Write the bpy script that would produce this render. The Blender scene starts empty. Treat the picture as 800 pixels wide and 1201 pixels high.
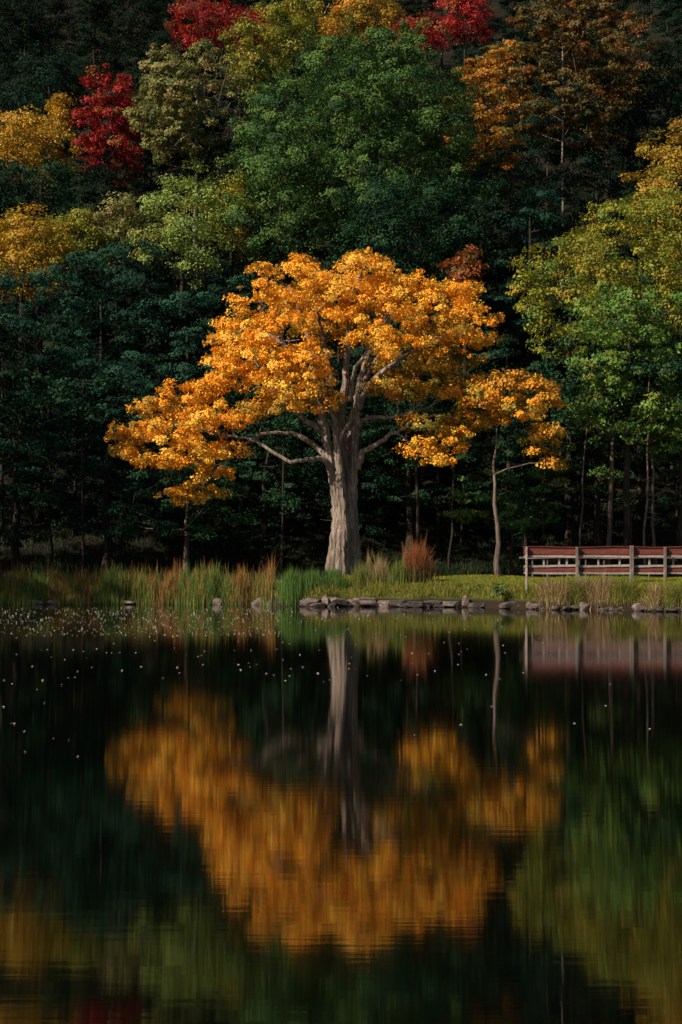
import bpy, math, random
import numpy as np

R = math.radians
rng = np.random.default_rng(11)
random.seed(11)
C = bpy.context.scene.collection
F = 1620.0      # focal length in pixels of the 800 px wide photograph
HOR = 660.0     # horizon row
H = 1.5         # eye height above the water


def P(px, py, d):
    return np.array([(px - 400) * d / F, d, H + (HOR - py) * d / F])


# ------------------------------------------------------------------ helpers
def tag(o, label=None, cat=None, group=None, kind=None):
    if label: o['label'] = label
    if cat: o['category'] = cat
    if group: o['group'] = group
    if kind: o['kind'] = kind
    return o


def empty(name, loc):
    o = bpy.data.objects.new(name, None)
    o.empty_display_size = 0.3
    o.location = loc
    C.objects.link(o)
    return o


def raw_mesh(name, V, faces_flat, sizes, mat, tint=None, smooth=False):
    """V (n,3); faces_flat indices; sizes per-face vertex count"""
    me = bpy.data.meshes.new(name)
    V = np.asarray(V, dtype=np.float32)
    me.vertices.add(len(V))
    me.vertices.foreach_set('co', V.ravel())
    faces_flat = np.asarray(faces_flat, dtype=np.int32)
    sizes = np.asarray(sizes, dtype=np.int32)
    me.loops.add(len(faces_flat))
    me.loops.foreach_set('vertex_index', faces_flat)
    me.polygons.add(len(sizes))
    st = np.concatenate([[0], np.cumsum(sizes)[:-1]]).astype(np.int32)
    me.polygons.foreach_set('loop_start', st)
    if smooth:
        me.polygons.foreach_set('use_smooth', np.ones(len(sizes), dtype=bool))
    if tint is not None:
        a = me.attributes.new('tint', 'FLOAT_COLOR', 'POINT')
        t = np.ones((len(V), 4), dtype=np.float32)
        t[:, :3] = tint
        a.data.foreach_set('color', t.ravel())
    me.update(calc_edges=True)
    me.validate()
    me.materials.append(mat)
    return me


def link(name, me, parent=None):
    o = bpy.data.objects.new(name, me)
    C.objects.link(o)
    if parent is not None:
        o.parent = parent
    return o


def norm(a):
    return a / (np.linalg.norm(a, axis=-1, keepdims=True) + 1e-9)


class Tubes:
    """tapered round or fluted limbs, all of one mesh"""
    def __init__(self):
        self.V = []; self.Fc = []; self.n = 0

    def add(self, pts, rad, sides=7, flute=0.0, nflute=5, twist=0.0, cap=True, furrow=0.0):
        pts = np.asarray(pts, float); rad = np.asarray(rad, float)
        k = len(pts)
        T = np.gradient(pts, axis=0); T = norm(T)
        ref = np.array([0.13, 0.97, 0.21]) if abs(T[0][2]) > .6 else np.array([0.1, 0.2, 1.0])
        U = norm(np.cross(T, ref)); W = np.cross(T, U)
        a = np.arange(sides) / sides * 2 * math.pi
        ph = random.random() * 6.28
        base = self.n
        for i in range(k):
            rr = rad[i] * (1 + flute * (np.sin(nflute * a + ph + twist * i) * .6 + np.sin((nflute * 2 + 1) * a + ph * 2 - twist * i * 1.3) * .4))
            if furrow:
                fz = i * .09
                rr = rr * (1 + furrow * (np.abs(np.sin(4.5 * a + fz + 1.2 * math.sin(i * .21 + ph))) - .6) + furrow * .5 * np.sin(11 * a + i * .3 + ph) + rng.normal(0, furrow * .25, sides))
            ring = pts[i] + rr[:, None] * (np.cos(a)[:, None] * U[i] + np.sin(a)[:, None] * W[i])
            self.V.append(ring)
        self.n += k * sides
        for i in range(k - 1):
            for j in range(sides):
                j2 = (j + 1) % sides
                self.Fc.append((base + i * sides + j, base + i * sides + j2, base + (i + 1) * sides + j2, base + (i + 1) * sides + j))
        if cap:
            self.Fc.append(tuple(base + (k - 1) * sides + j for j in range(sides)))
            self.Fc.append(tuple(base + j for j in reversed(range(sides))))

    def mesh(self, name, mat):
        V = np.concatenate(self.V)
        flat = [i for f in self.Fc for i in f]
        return raw_mesh(name, V, flat, [len(f) for f in self.Fc], mat, smooth=True)


def curve(p0, p1, n=6, sag=0.0, wob=0.06, dir0=None):
    p0 = np.asarray(p0, float); p1 = np.asarray(p1, float)
    L = np.linalg.norm(p1 - p0)
    m = (p0 + p1) / 2 + np.array([0, 0, sag * L]) + rng.normal(0, wob, 3) * L
    if dir0 is not None:
        m = m * .5 + (p0 + np.asarray(dir0) * L * .5) * .5
    t = np.linspace(0, 1, n)[:, None]
    q = (1 - t) ** 2 * p0 + 2 * t * (1 - t) * m + t * t * p1
    q[1:-1] += rng.normal(0, wob * .3 * L / max(n - 2, 1), (n - 2, 3))
    return q


# ------------------------------------------------------------------ materials
def new_mat(name):
    m = bpy.data.materials.new(name); m.use_nodes = True
    nt = m.node_tree; nt.nodes.clear()
    out = nt.nodes.new('ShaderNodeOutputMaterial')
    return m, nt, out


def nd(nt, t, **kw):
    n = nt.nodes.new(t)
    for k, v in kw.items():
        if k.startswith('i_'):
            key = k[2:].replace('_', ' ')
            n.inputs[key].default_value = v
        else:
            setattr(n, k, v)
    return n


def leaf_material(name, trans=0.3, rough=0.6, spec=0.25):
    m, nt, out = new_mat(name)
    at = nd(nt, 'ShaderNodeAttribute', attribute_name='tint')
    b = nd(nt, 'ShaderNodeBsdfPrincipled', i_Roughness=rough)
    b.inputs['Specular IOR Level'].default_value = spec
    tr = nd(nt, 'ShaderNodeBsdfTranslucent')
    mx = nd(nt, 'ShaderNodeMixShader'); mx.inputs[0].default_value = trans
    nt.links.new(at.outputs['Color'], b.inputs['Base Color'])
    nt.links.new(at.outputs['Color'], tr.inputs['Color'])
    nt.links.new(b.outputs[0], mx.inputs[1]); nt.links.new(tr.outputs[0], mx.inputs[2])
    nt.links.new(mx.outputs[0], out.inputs['Surface'])
    return m


def ramp(nt, stops):
    r = nt.nodes.new('ShaderNodeValToRGB')
    el = r.color_ramp.elements
    while len(el) < len(stops): el.new(0.5)
    for e, (p, c) in zip(el, stops):
        e.position = p; e.color = (*c, 1)
    return r


def bark_material(name, c0, c1, c2, sx=9.0, sz=1.2, bump=0.6):
    m, nt, out = new_mat(name)
    tc = nd(nt, 'ShaderNodeTexCoord')
    mp = nd(nt, 'ShaderNodeMapping'); mp.inputs['Scale'].default_value = (sx, sx, sz)
    n1 = nd(nt, 'ShaderNodeTexNoise', i_Scale=1.0, i_Detail=6.0, i_Roughness=.65)
    n1.inputs['Distortion'].default_value = .6
    n2 = nd(nt, 'ShaderNodeTexNoise', i_Scale=.9, i_Detail=3.0)
    r = ramp(nt, [(0.3, c0), (.5, c1), (.7, c2)])
    b = nd(nt, 'ShaderNodeBsdfPrincipled', i_Roughness=.9)
    b.inputs['Specular IOR Level'].default_value = .15
    mix = nd(nt, 'ShaderNodeMix', data_type='RGBA', blend_type='MULTIPLY'); mix.inputs[0].default_value = .5
    r2 = ramp(nt, [(.3, (.55, .55, .5)), (.65, (1, .97, .94))])
    bp = nd(nt, 'ShaderNodeBump', i_Strength=bump, i_Distance=.05)
    L = nt.links.new
    L(tc.outputs['Object'], mp.inputs[0]); L(mp.outputs[0], n1.inputs['Vector']); L(tc.outputs['Object'], n2.inputs['Vector'])
    L(n1.outputs['Fac'], r.inputs[0]); L(n2.outputs['Fac'], r2.inputs[0])
    L(r.outputs[0], mix.inputs[6]); L(r2.outputs[0], mix.inputs[7]); L(mix.outputs[2], b.inputs['Base Color'])
    L(n1.outputs['Fac'], bp.inputs['Height']); L(bp.outputs[0], b.inputs['Normal']); L(b.outputs[0], out.inputs['Surface'])
    return m


def stone_material(name, c0, c1, c2):
    m, nt, out = new_mat(name)
    tc = nd(nt, 'ShaderNodeTexCoord'); oi = nd(nt, 'ShaderNodeObjectInfo')
    n1 = nd(nt, 'ShaderNodeTexNoise', i_Scale=5.0, i_Detail=8.0, i_Roughness=.7)
    ad = nd(nt, 'ShaderNodeVectorMath', operation='ADD')
    r = ramp(nt, [(0.3, c0), (.52, c1), (.72, c2)])
    hs = nd(nt, 'ShaderNodeHueSaturation'); mr = nd(nt, 'ShaderNodeMapRange', i_To_Min=.55, i_To_Max=1.25)
    b = nd(nt, 'ShaderNodeBsdfPrincipled', i_Roughness=.85)
    bp = nd(nt, 'ShaderNodeBump', i_Strength=.7, i_Distance=.03)
    L = nt.links.new
    L(tc.outputs['Object'], ad.inputs[0]); L(oi.outputs['Location'], ad.inputs[1]); L(ad.outputs[0], n1.inputs['Vector'])
    L(n1.outputs['Fac'], r.inputs[0]); L(r.outputs[0], hs.inputs['Color'])
    L(oi.outputs['Random'], mr.inputs['Value']); L(mr.outputs[0], hs.inputs['Value']); L(hs.outputs[0], b.inputs['Base Color'])
    L(n1.outputs['Fac'], bp.inputs['Height']); L(bp.outputs[0], b.inputs['Normal']); L(b.outputs[0], out.inputs['Surface'])
    return m


def wood_material(name, c0, c1, c2, scale=(1.2, 14, 14)):
    m, nt, out = new_mat(name)
    tc = nd(nt, 'ShaderNodeTexCoord')
    mp = nd(nt, 'ShaderNodeMapping'); mp.inputs['Scale'].default_value = scale
    n1 = nd(nt, 'ShaderNodeTexNoise', i_Scale=1.0, i_Detail=7.0, i_Roughness=.7)
    n2 = nd(nt, 'ShaderNodeTexNoise', i_Scale=2.3, i_Detail=5.0, i_Roughness=.7)
    mx = nd(nt, 'ShaderNodeMath', operation='ADD'); ml = nd(nt, 'ShaderNodeMath', operation='MULTIPLY'); ml.inputs[1].default_value = .5
    r = ramp(nt, [(0.36, c0), (.5, c1), (.64, c2)])
    b = nd(nt, 'ShaderNodeBsdfPrincipled', i_Roughness=.8)
    bp = nd(nt, 'ShaderNodeBump', i_Strength=.4, i_Distance=.01)
    L = nt.links.new
    L(tc.outputs['Object'], mp.inputs[0]); L(mp.outputs[0], n1.inputs['Vector']); L(tc.outputs['Object'], n2.inputs['Vector'])
    L(n1.outputs['Fac'], mx.inputs[0]); L(n2.outputs['Fac'], mx.inputs[1]); L(mx.outputs[0], ml.inputs[0])
    L(ml.outputs[0], r.inputs[0]); L(r.outputs[0], b.inputs['Base Color'])
    L(n1.outputs['Fac'], bp.inputs['Height']); L(bp.outputs[0], b.inputs['Normal']); L(b.outputs[0], out.inputs['Surface'])
    return m


LEAF = leaf_material('leaf', .28)
LEAF_DARK = leaf_material('leaf_dark', .2, .7, .08)
BLADE = leaf_material('blade', .3, .6, .2)
BARK = bark_material('bark_grey', (.032, .023, .018), (.19, .148, .124), (.40, .34, .305), sx=11, sz=.9, bump=1.0)
BARK_D = bark_material('bark_dark', (.012, .009, .007), (.032, .025, .021), (.06, .047, .04))
BARK_M = bark_material('bark_brown', (.04, .028, .022), (.13, .095, .078), (.22, .17, .145))
BARK_L = bark_material('bark_pale', (.09, .075, .06), (.20, .165, .14), (.32, .28, .24))
STONE = stone_material('stone', (.04, .028, .024), (.135, .098, .083), (.27, .205, .18))
STONE_D = stone_material('stone_dark', (.02, .016, .014), (.065, .05, .042), (.14, .11, .095))
WOOD_RED = wood_material('wood_red', (.03, .010, .008), (.12, .021, .013), (.17, .042, .028))
WOOD_WHITE = wood_material('wood_white', (.07, .05, .042), (.24, .195, .18), (.40, .35, .33))
WOOD_GREY = wood_material('wood_grey', (.045, .033, .027), (.12, .092, .08), (.22, .18, .165), (12, 12, 1.4))

# ------------------------------------------------------------------ terrain
SX = [-400, -60, -30, -24, -17, -12, -3.2, -2.2, 4, 6.5, 11, 60, 400]
SY = [14, 16, 22, 36, 48.5, 49.8, 49.4, 47.6, 46.6, 44.2, 42.2, 38, 36]


def shore(x):
    x = np.asarray(x, float)
    return np.interp(x, SX, SY) + .18 * np.sin(x * 1.7) + .12 * np.sin(x * 4.1 + 1)


def ground_z(x, y):
    x = np.asarray(x, float); y = np.asarray(y, float)
    t = y - shore(x)
    right = np.clip((x + 3.2) / 1.5, 0, 1)
    bank = np.where(t < 0, np.maximum(t * .6, -1.6),
                    (0.34 + .1 * right) * np.clip(t / .35, 0, 1) + .44 * np.clip((t - .35) / 2.2, 0, 1))
    bank = np.where(t > 0, bank, bank - .02)
    h = np.maximum(y - 62, 0)
    hill = np.where(h < 10, h * h * .025, 2.5 + (h - 10) * .5) + np.maximum(h - 40, 0) * .13
    hill = np.minimum(hill, 105 + .1 * h)
    bumps = .06 * np.sin(x * .9 + y * .5) + .05 * np.sin(x * .37 - y * .8) + np.clip(h / 20, 0, 1) * 1.2 * np.sin(x * .07 + 1) * np.sin(y * .06)
    z = bank + hill + np.where(t > 1, bumps, 0)
    near = np.clip((3.0 - y) / 1.2, 0, 1)
    return np.where(y < 20, np.maximum(z, -1.6 + near * 1.95), z)


def build_ground():
    xs = np.unique(np.concatenate([np.linspace(-400, -40, 25), np.linspace(-40, -14, 27), np.linspace(-14, 16, 121), np.linspace(16, 40, 25), np.linspace(40, 400, 25)]))
    ys = np.unique(np.concatenate([np.linspace(-200, 0, 9), np.linspace(0, 5, 16), np.linspace(5, 36, 14), np.linspace(36, 54, 121), np.linspace(54, 90, 46), np.linspace(90, 420, 60)]))
    X, Y = np.meshgrid(xs, ys)
    Z = ground_z(X, Y)
    V = np.stack([X, Y, Z], -1).reshape(-1, 3)
    nx = len(xs); ny = len(ys)
    i, j = np.meshgrid(np.arange(nx - 1), np.arange(ny - 1))
    a = (j * nx + i).ravel()
    flat = np.stack([a, a + 1, a + nx + 1, a + nx], -1).ravel()
    m, nt, out = new_mat('ground')
    tc = nd(nt, 'ShaderNodeTexCoord')
    n1 = nd(nt, 'ShaderNodeTexNoise', i_Scale=.35, i_Detail=6.0, i_Roughness=.7)
    n2 = nd(nt, 'ShaderNodeTexNoise', i_Scale=9.0, i_Detail=8.0, i_Roughness=.75)
    litter = ramp(nt, [(.3, (.004, .004, .003)), (.5, (.010, .009, .006)), (.72, (.026, .018, .010))])  # litter tones taken down to near black, standing in for woodland shade
    turf = ramp(nt, [(.3, (.03, .045, .008)), (.5, (.09, .11, .015)), (.72, (.19, .18, .025))])
    sp = nd(nt, 'ShaderNodeSeparateXYZ')
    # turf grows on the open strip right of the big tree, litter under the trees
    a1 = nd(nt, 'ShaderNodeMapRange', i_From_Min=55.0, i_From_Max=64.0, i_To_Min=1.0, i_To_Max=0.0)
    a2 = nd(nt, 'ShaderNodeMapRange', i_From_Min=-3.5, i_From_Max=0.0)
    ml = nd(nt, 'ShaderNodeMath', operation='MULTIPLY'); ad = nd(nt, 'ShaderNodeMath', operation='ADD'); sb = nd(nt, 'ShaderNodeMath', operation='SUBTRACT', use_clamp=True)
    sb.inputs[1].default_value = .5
    mix = nd(nt, 'ShaderNodeMix', data_type='RGBA')
    b = nd(nt, 'ShaderNodeBsdfPrincipled', i_Roughness=.95); b.inputs['Specular IOR Level'].default_value = .1
    bp = nd(nt, 'ShaderNodeBump', i_Strength=.8, i_Distance=.06)
    L = nt.links.new
    L(tc.outputs['Object'], n1.inputs['Vector']); L(tc.outputs['Object'], n2.inputs['Vector']); L(tc.outputs['Object'], sp.inputs[0])
    L(n2.outputs['Fac'], litter.inputs[0]); L(n2.outputs['Fac'], turf.inputs[0])
    L(sp.outputs['Y'], a1.inputs['Value']); L(sp.outputs['X'], a2.inputs['Value'])
    L(a1.outputs[0], ml.inputs[0]); L(a2.outputs[0], ml.inputs[1]); L(ml.outputs[0], ad.inputs[0]); L(n1.outputs['Fac'], ad.inputs[1]); L(ad.outputs[0], sb.inputs[0])
    L(sb.outputs[0], mix.inputs[0]); L(litter.outputs[0], mix.inputs[6]); L(turf.outputs[0], mix.inputs[7])
    mud = nd(nt, 'ShaderNodeMix', data_type='RGBA'); mz = nd(nt, 'ShaderNodeMapRange', i_From_Min=.22, i_From_Max=.42)
    mud.inputs[6].default_value = (.022, .016, .011, 1)
    L(sp.outputs['Z'], mz.inputs['Value']); L(mz.outputs[0], mud.inputs[0]); L(mix.outputs[2], mud.inputs[7])
    L(mud.outputs[2], b.inputs['Base Color']); L(n2.outputs['Fac'], bp.inputs['Height']); L(bp.outputs[0], b.inputs['Normal']); L(b.outputs[0], out.inputs['Surface'])
    me = raw_mesh('ground', V, flat, [4] * len(a), m, smooth=True)
    tag(link('ground', me), 'wooded hillside and grassy bank of the pond', kind='structure')


def build_water():
    m, nt, out = new_mat('water')
    tc = nd(nt, 'ShaderNodeTexCoord')
    mp = nd(nt, 'ShaderNodeMapping'); mp.inputs['Scale'].default_value = (.8, 5.0, 1.0)
    n1 = nd(nt, 'ShaderNodeTexNoise', i_Scale=2.2, i_Detail=4.0, i_Roughness=.55)
    n2 = nd(nt, 'ShaderNodeTexNoise', i_Scale=.35, i_Detail=2.0)
    b = nd(nt, 'ShaderNodeBsdfPrincipled', i_Roughness=.033, i_IOR=3.0)
    b.inputs['Anisotropic'].default_value = .95
    tg = nd(nt, 'ShaderNodeCombineXYZ'); tg.inputs[1].default_value = 1.0
    nt.links.new(tg.outputs[0], b.inputs['Tangent'])
    b.inputs['Base Color'].default_value = (.0006, .0012, .0008, 1)
    bp = nd(nt, 'ShaderNodeBump', i_Strength=.030, i_Distance=.012)
    bp2 = nd(nt, 'ShaderNodeBump', i_Strength=.02, i_Distance=.02)
    L = nt.links.new
    L(tc.outputs['Object'], mp.inputs[0]); L(mp.outputs[0], n1.inputs['Vector']); L(tc.outputs['Object'], n2.inputs['Vector'])
    L(n2.outputs['Fac'], bp2.inputs['Height']); L(n1.outputs['Fac'], bp.inputs['Height']); L(bp2.outputs[0], bp.inputs['Normal'])
    L(bp.outputs[0], b.inputs['Normal']); L(b.outputs[0], out.inputs['Surface'])
    V = [(-300, 1.2, 0), (300, 1.2, 0), (300, 54, 0), (-300, 54, 0)]
    me = raw_mesh('water', V, [0, 1, 2, 3], [4], m)
    tag(link('water', me), 'still dark pond mirroring the trees', kind='structure')


# ------------------------------------------------------------------ foliage
PAL = {
    'oak': [(.052, .118, .032), (.095, .165, .038), (.028, .075, .028)],
    'orange': [(.92, .44, .03), (.86, .34, .018), (.95, .55, .06)],
    'amber': [(.50, .26, .025), (.62, .28, .02), (.30, .20, .025)],
    'olivegold': [(.30, .22, .022), (.42, .24, .02), (.17, .17, .025)],
    'gold': [(.42, .26, .02), (.48, .25, .02), (.24, .22, .02)],
    'yellowgreen': [(.22, .24, .025), (.31, .28, .03), (.12, .18, .025)],
    'lightgreen': [(.20, .29, .055), (.27, .35, .065), (.13, .20, .045)],
    'green': [(.040, .10, .030), (.085, .15, .036), (.020, .06, .024)],
    'freshgreen': [(.085, .18, .030), (.14, .235, .036), (.038, .09, .022)],
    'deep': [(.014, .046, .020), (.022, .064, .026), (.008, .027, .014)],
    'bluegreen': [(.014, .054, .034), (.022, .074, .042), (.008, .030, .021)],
    'darkgreen': [(.006, .017, .009), (.010, .024, .011), (.005, .012, .007)],  # near-black greens here and below: shade of the wood put into the leaves
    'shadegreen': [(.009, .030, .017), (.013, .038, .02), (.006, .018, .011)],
    'russet': [(.40, .20, .02), (.46, .18, .018), (.20, .14, .02)],
    'red': [(.30, .017, .016), (.38, .028, .02), (.19, .012, .012)],
    'rust': [(.26, .07, .02), (.32, .10, .02), (.16, .05, .018)],
    'brownolive': [(.12, .088, .024), (.15, .085, .018), (.05, .062, .018)],
    'paleolive': [(.18, .19, .055), (.23, .22, .06), (.13, .15, .045)],
}


ALT = {'red': (.30, .09, .02), 'gold': (.22, .24, .03), 'yellowgreen': (.34, .24, .025), 'paleolive': (.26, .19, .06), 'olivegold': (.36, .16, .02),
       'amber': (.25, .19, .03), 'brownolive': (.26, .09, .02), 'freshgreen': (.17, .20, .03), 'rust': (.12, .08, .02), 'green': (.10, .14, .03), 'lightgreen': (.26, .25, .05)}


def leaf_cloud(Cn, Sr, n_leaf, size, pal, squash=.6, up=.6, out_w=.55, rnd=.5, LN=None, droop=0.0):
    """Cn clump centres (M,3), Sr clump radii (M,), pal list of tints or per-clump (M,3)"""
    M = len(Cn)
    idx = np.repeat(np.arange(M), n_leaf)
    N = len(idx)
    d = norm(rng.normal(size=(N, 3)))
    rr = rng.random(N) ** .42
    off = d * rr[:, None]
    off[:, 2] *= squash
    pos = Cn[idx] + off * Sr[idx][:, None]
    nrm = d * out_w + np.array([0, 0, up]) + rng.normal(size=(N, 3)) * rnd
    if LN is not None: nrm = nrm + LN[idx] * 1.0
    nrm = norm(nrm)
    tv = norm(np.cross(nrm, rng.normal(size=(N, 3)))); tv[:, 2] -= droop; tv = norm(tv)
    bv = norm(np.cross(nrm, tv))
    s = size * rng.uniform(.6, 1.25, N)[:, None]
    a = pos - tv * s * .5
    b = pos + bv * s * .36 - nrm * s * .08
    c = pos + tv * s * .6
    e = pos - bv * s * .36 - nrm * s * .08
    V = np.stack([a, b, c, e], 1).reshape(-1, 3)
    pal = np.asarray(pal)
    if len(pal) == 3:
        w = rng.random(M)
        base = pal[0] * (1 - w[:, None]) + pal[1] * w[:, None]
        dk = rng.random(M) < .22
        base[dk] = pal[2]
    else:
        base = pal
    t = base[idx] * rng.uniform(.82, 1.14, (N, 1)) * rng.uniform(.93, 1.07, (N, 3))
    tint = np.repeat(t, 4, axis=0)
    return V, tint


def leaf_mesh(name, parts, mat=None):
    V = np.concatenate([p[0] for p in parts]); T = np.concatenate([p[1] for p in parts])
    n = len(V) // 4
    return raw_mesh(name, V, np.arange(n * 4), np.full(n, 4), mat or LEAF, tint=T)


def lobes_to_clumps(lobes, sub, cover=1.0, under=.35, shell=.72):
    """lobes (k,6): centre + radii -> clump centres, radii, lobe index"""
    Cs, Rs, Ix = [], [], []
    for k, (cx, cy, cz, rx, ry, rz) in enumerate(lobes):
        area = 4 * math.pi * ((rx * ry) ** 1.6 / 3 + (rx * rz) ** 1.6 / 3 + (ry * rz) ** 1.6 / 3) ** (1 / 1.6)
        n = max(5, int(cover * area / (math.pi * sub * sub) * .8))
        d = norm(rng.normal(size=(n, 3)))
        keep = (d[:, 2] > -.35) | (rng.random(n) < under)
        d = d[keep]; n = len(d)
        r = rng.uniform(shell, 1.04, n) * (1 + .10 * rng.normal(size=n))
        Cs.append(np.array([cx, cy, cz]) + d * r[:, None] * np.array([rx, ry, rz]))
        Rs.append(sub * rng.uniform(.55, 1.35, n)); Ix.append(np.full(n, k))
    return np.concatenate(Cs), np.concatenate(Rs), np.concatenate(Ix)


def grow(tb, nodes, targets, r0=.12, rmin=.012, sag=-.05, up_pen=1.6, n=5, sides=5, wob=.1):
    """connect each target to the nearest fitting skeleton node; nodes: list of (pos, radius)"""
    NP = np.array([p for p, r in nodes]); NR = np.array([r for p, r in nodes])
    for tgt, rt in targets:
        d = tgt - NP
        L = np.linalg.norm(d, axis=1) + np.maximum(-d[:, 2], 0) * up_pen
        i = int(np.argmin(L))
        p0 = NP[i]; ra = min(NR[i] * .72, rt)
        q = curve(p0, tgt, n=n, sag=sag, wob=wob)
        rr = np.linspace(ra, max(rmin, ra * .35), n)
        tb.add(q, rr, sides=sides, cap=False)
        NP = np.concatenate([NP, q[1:]]); NR = np.concatenate([NR, rr[1:]])
    return list(zip(NP, NR))


def tree(name, label, base, lobes, pal, leaf=.22, sub=.6, n_leaf=40, cover=1.0, trunk_r=.25, bark=None, squash=.6, cat='tree',
         group=None, lean=(0, 0), twigs=40, mat=None, under=.35, trunk_to=None, up=.6, shell=.72, stems=1, rnd=.48, palfn=None, bare=None, lean_k=.8):
    lobes = np.asarray(lobes, float)
    base = np.asarray(base, float)
    root = empty(name, base)
    tag(root, label, cat, group)
    lb = lobes.copy(); lb[:, :3] -= base
    Cn, Sr, Ix = lobes_to_clumps(lb, sub, cover, under, shell)
    if bare is not None:
        kp = bare(Cn) | (rng.random(len(Cn)) < .22)
        bareC = Cn[~kp]
        Cn, Sr, Ix = Cn[kp], Sr[kp], Ix[kp]
    top = lb[np.argmax(lb[:, 2]), :3]
    cen = lb[:, :3].mean(0)
    tb = Tubes()
    tz = trunk_to or (top[2] * .5 + cen[2] * .5)
    nodes = []
    for s in range(stems):
        ang = random.random() * 6.28
        o = np.array([math.cos(ang), math.sin(ang), 0]) * trunk_r * (.9 if stems > 1 else 0)
        tx, ty = cen[0] * lean_k + o[0] * 5, cen[1] * .6 + o[1] * 5
        n = 9
        t = np.linspace(0, 1, n)
        pts = np.stack([o[0] + tx * t ** 1.6 + rng.normal(0, .05, n), o[1] + ty * t ** 1.6 + rng.normal(0, .05, n), -.3 + (tz + .3) * t], -1)
        rad = trunk_r / math.sqrt(stems) * (1 - .8 * t) * (1 + .45 * np.exp(-t * 14))
        tb.add(pts, rad, sides=9, flute=.06)
        nodes += [(p, r) for p, r, tt in zip(pts, rad, t) if tt > .25]
        for a_, b_, ra, rb, tt in zip(pts[:-1], pts[1:], rad[:-1], rad[1:], t):
            if tt > .2:
                nodes.append(((a_ + b_) / 2, (ra + rb) / 2))
    order = np.argsort(lb[:, 2])
    nodes = grow(tb, nodes, [(lb[i, :3], trunk_r * .38) for i in order], n=6, sides=6)
    k = min(twigs, len(Cn))
    sel = rng.choice(len(Cn), k, replace=False)
    grow(tb, nodes, [(Cn[i], .05 * (trunk_r / .25)) for i in sel], n=4, sides=4, rmin=.01)
    if bare is not None:
        grow(tb, nodes, [(c, .05) for c in bareC[:260]], n=5, sides=4, rmin=.014, wob=.14)
    link('trunk', tb.mesh('trunk', bark or BARK_D), root)
    tint = np.asarray(PAL[pal])
    if palfn is None and pal in ALT:
        w_ = rng.random(len(Cn))[:, None]
        tt = tint[0] * (1 - w_) + tint[1] * w_
        tt[rng.random(len(Cn)) < .2] = tint[2]
        k_ = rng.random(len(Cn)) < .13
        tt[k_] = np.asarray(ALT[pal])
        tint = tt
    if palfn is not None:
        tint = palfn(Cn + base, Ix)
    LN = norm((Cn - lb[Ix, :3]) / lb[Ix, 3:])
    part = leaf_cloud(Cn, Sr, n_leaf, leaf, tint, squash=squash, up=up, rnd=rnd, LN=LN)
    link('crown', leaf_mesh('crown', [part], mat), root)
    return root


def crown_lobes(px, top, bot, w, d, style='round', n=14, depth=1.0, seed=None):
    """lobes for a crown seen at px with top/bottom rows and width in photo pixels at distance d"""
    k = d / F
    a = P(px, top, d); b = P(px, bot, d)
    hz = (a[2] - b[2]) / 2; cz = (a[2] + b[2]) / 2; rx = w * k / 2
    out = []
    if style == 'round':
        r = min(.42, 1.75 / math.sqrt(n)) * min(rx, hz * 1.2)
        for i in range(n):
            t = (i + .5) / n
            z = 1 - 1.75 * t
            an = i * 2.39996 + rng.uniform(-.4, .4)
            rho = math.sqrt(max(0, 1 - z * z)) * (1.0 if z > 0 else .92 + .1 * z)
            f = rng.uniform(.68, .92)
            rr = r * rng.uniform(.75, 1.25)
            out.append((a[0] + math.cos(an) * rho * rx * f, d + math.sin(an) * rho * rx * f * depth, cz + z * hz * f, rr, rr, rr * .85))
        out.append((a[0], d, cz + hz * .05, rx * .6, rx * .6 * depth, hz * .66))
    elif style == 'cone':
        for i in range(n):
            t = (i + .5) / n
            z = 1 - 2 * t
            an = i * 2.39996 + rng.uniform(-.5, .5)
            rho = rx * (0.12 + .80 * t ** .75) * rng.uniform(.62, .92)
            rr = rx * (.20 + .22 * t) * rng.uniform(.8, 1.2)
            out.append((a[0] + math.cos(an) * rho * .75, d + math.sin(an) * rho * .75 * depth, cz + z * hz * .92, rr, rr, rr * .5))
        out.append((a[0], d, cz + hz * .2, rx * .3, rx * .3, hz * .7))
        out.append((a[0], d, cz - hz * .3, rx * .5, rx * .5, hz * .5))
    elif style == 'layer':   # flat boughs one above another
        for i in range(n):
            t = (i + .5) / n
            z = 1 - 2 * t
            an = i * 2.39996 + rng.uniform(-.5, .5)
            rho = rx * math.sin(math.pi * min(1, .16 + .62 * t)) * rng.uniform(.55, .85)
            rr = rx * rng.uniform(.26, .46)
            out.append((a[0] + math.cos(an) * rho, d + math.sin(an) * rho * depth, cz + z * hz * .9, rr, rr, rr * .27))
        out.append((a[0], d, cz, rx * .36, rx * .36, hz * .74))
    return out


def px_lobes(items, d, depth=1.0):
    """items: (px, py, rx, ry, depth offset m[, depth radius m]) seen in the photo"""
    out = []
    for it in items:
        px, py, rx, ry, dd = it[:5]
        D = d + dd; k = D / F
        c = P(px, py, D)
        dr = it[5] if len(it) > 5 else rx * k * depth
        out.append((c[0], c[1], c[2], rx * k, dr, ry * k))
    return out


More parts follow.
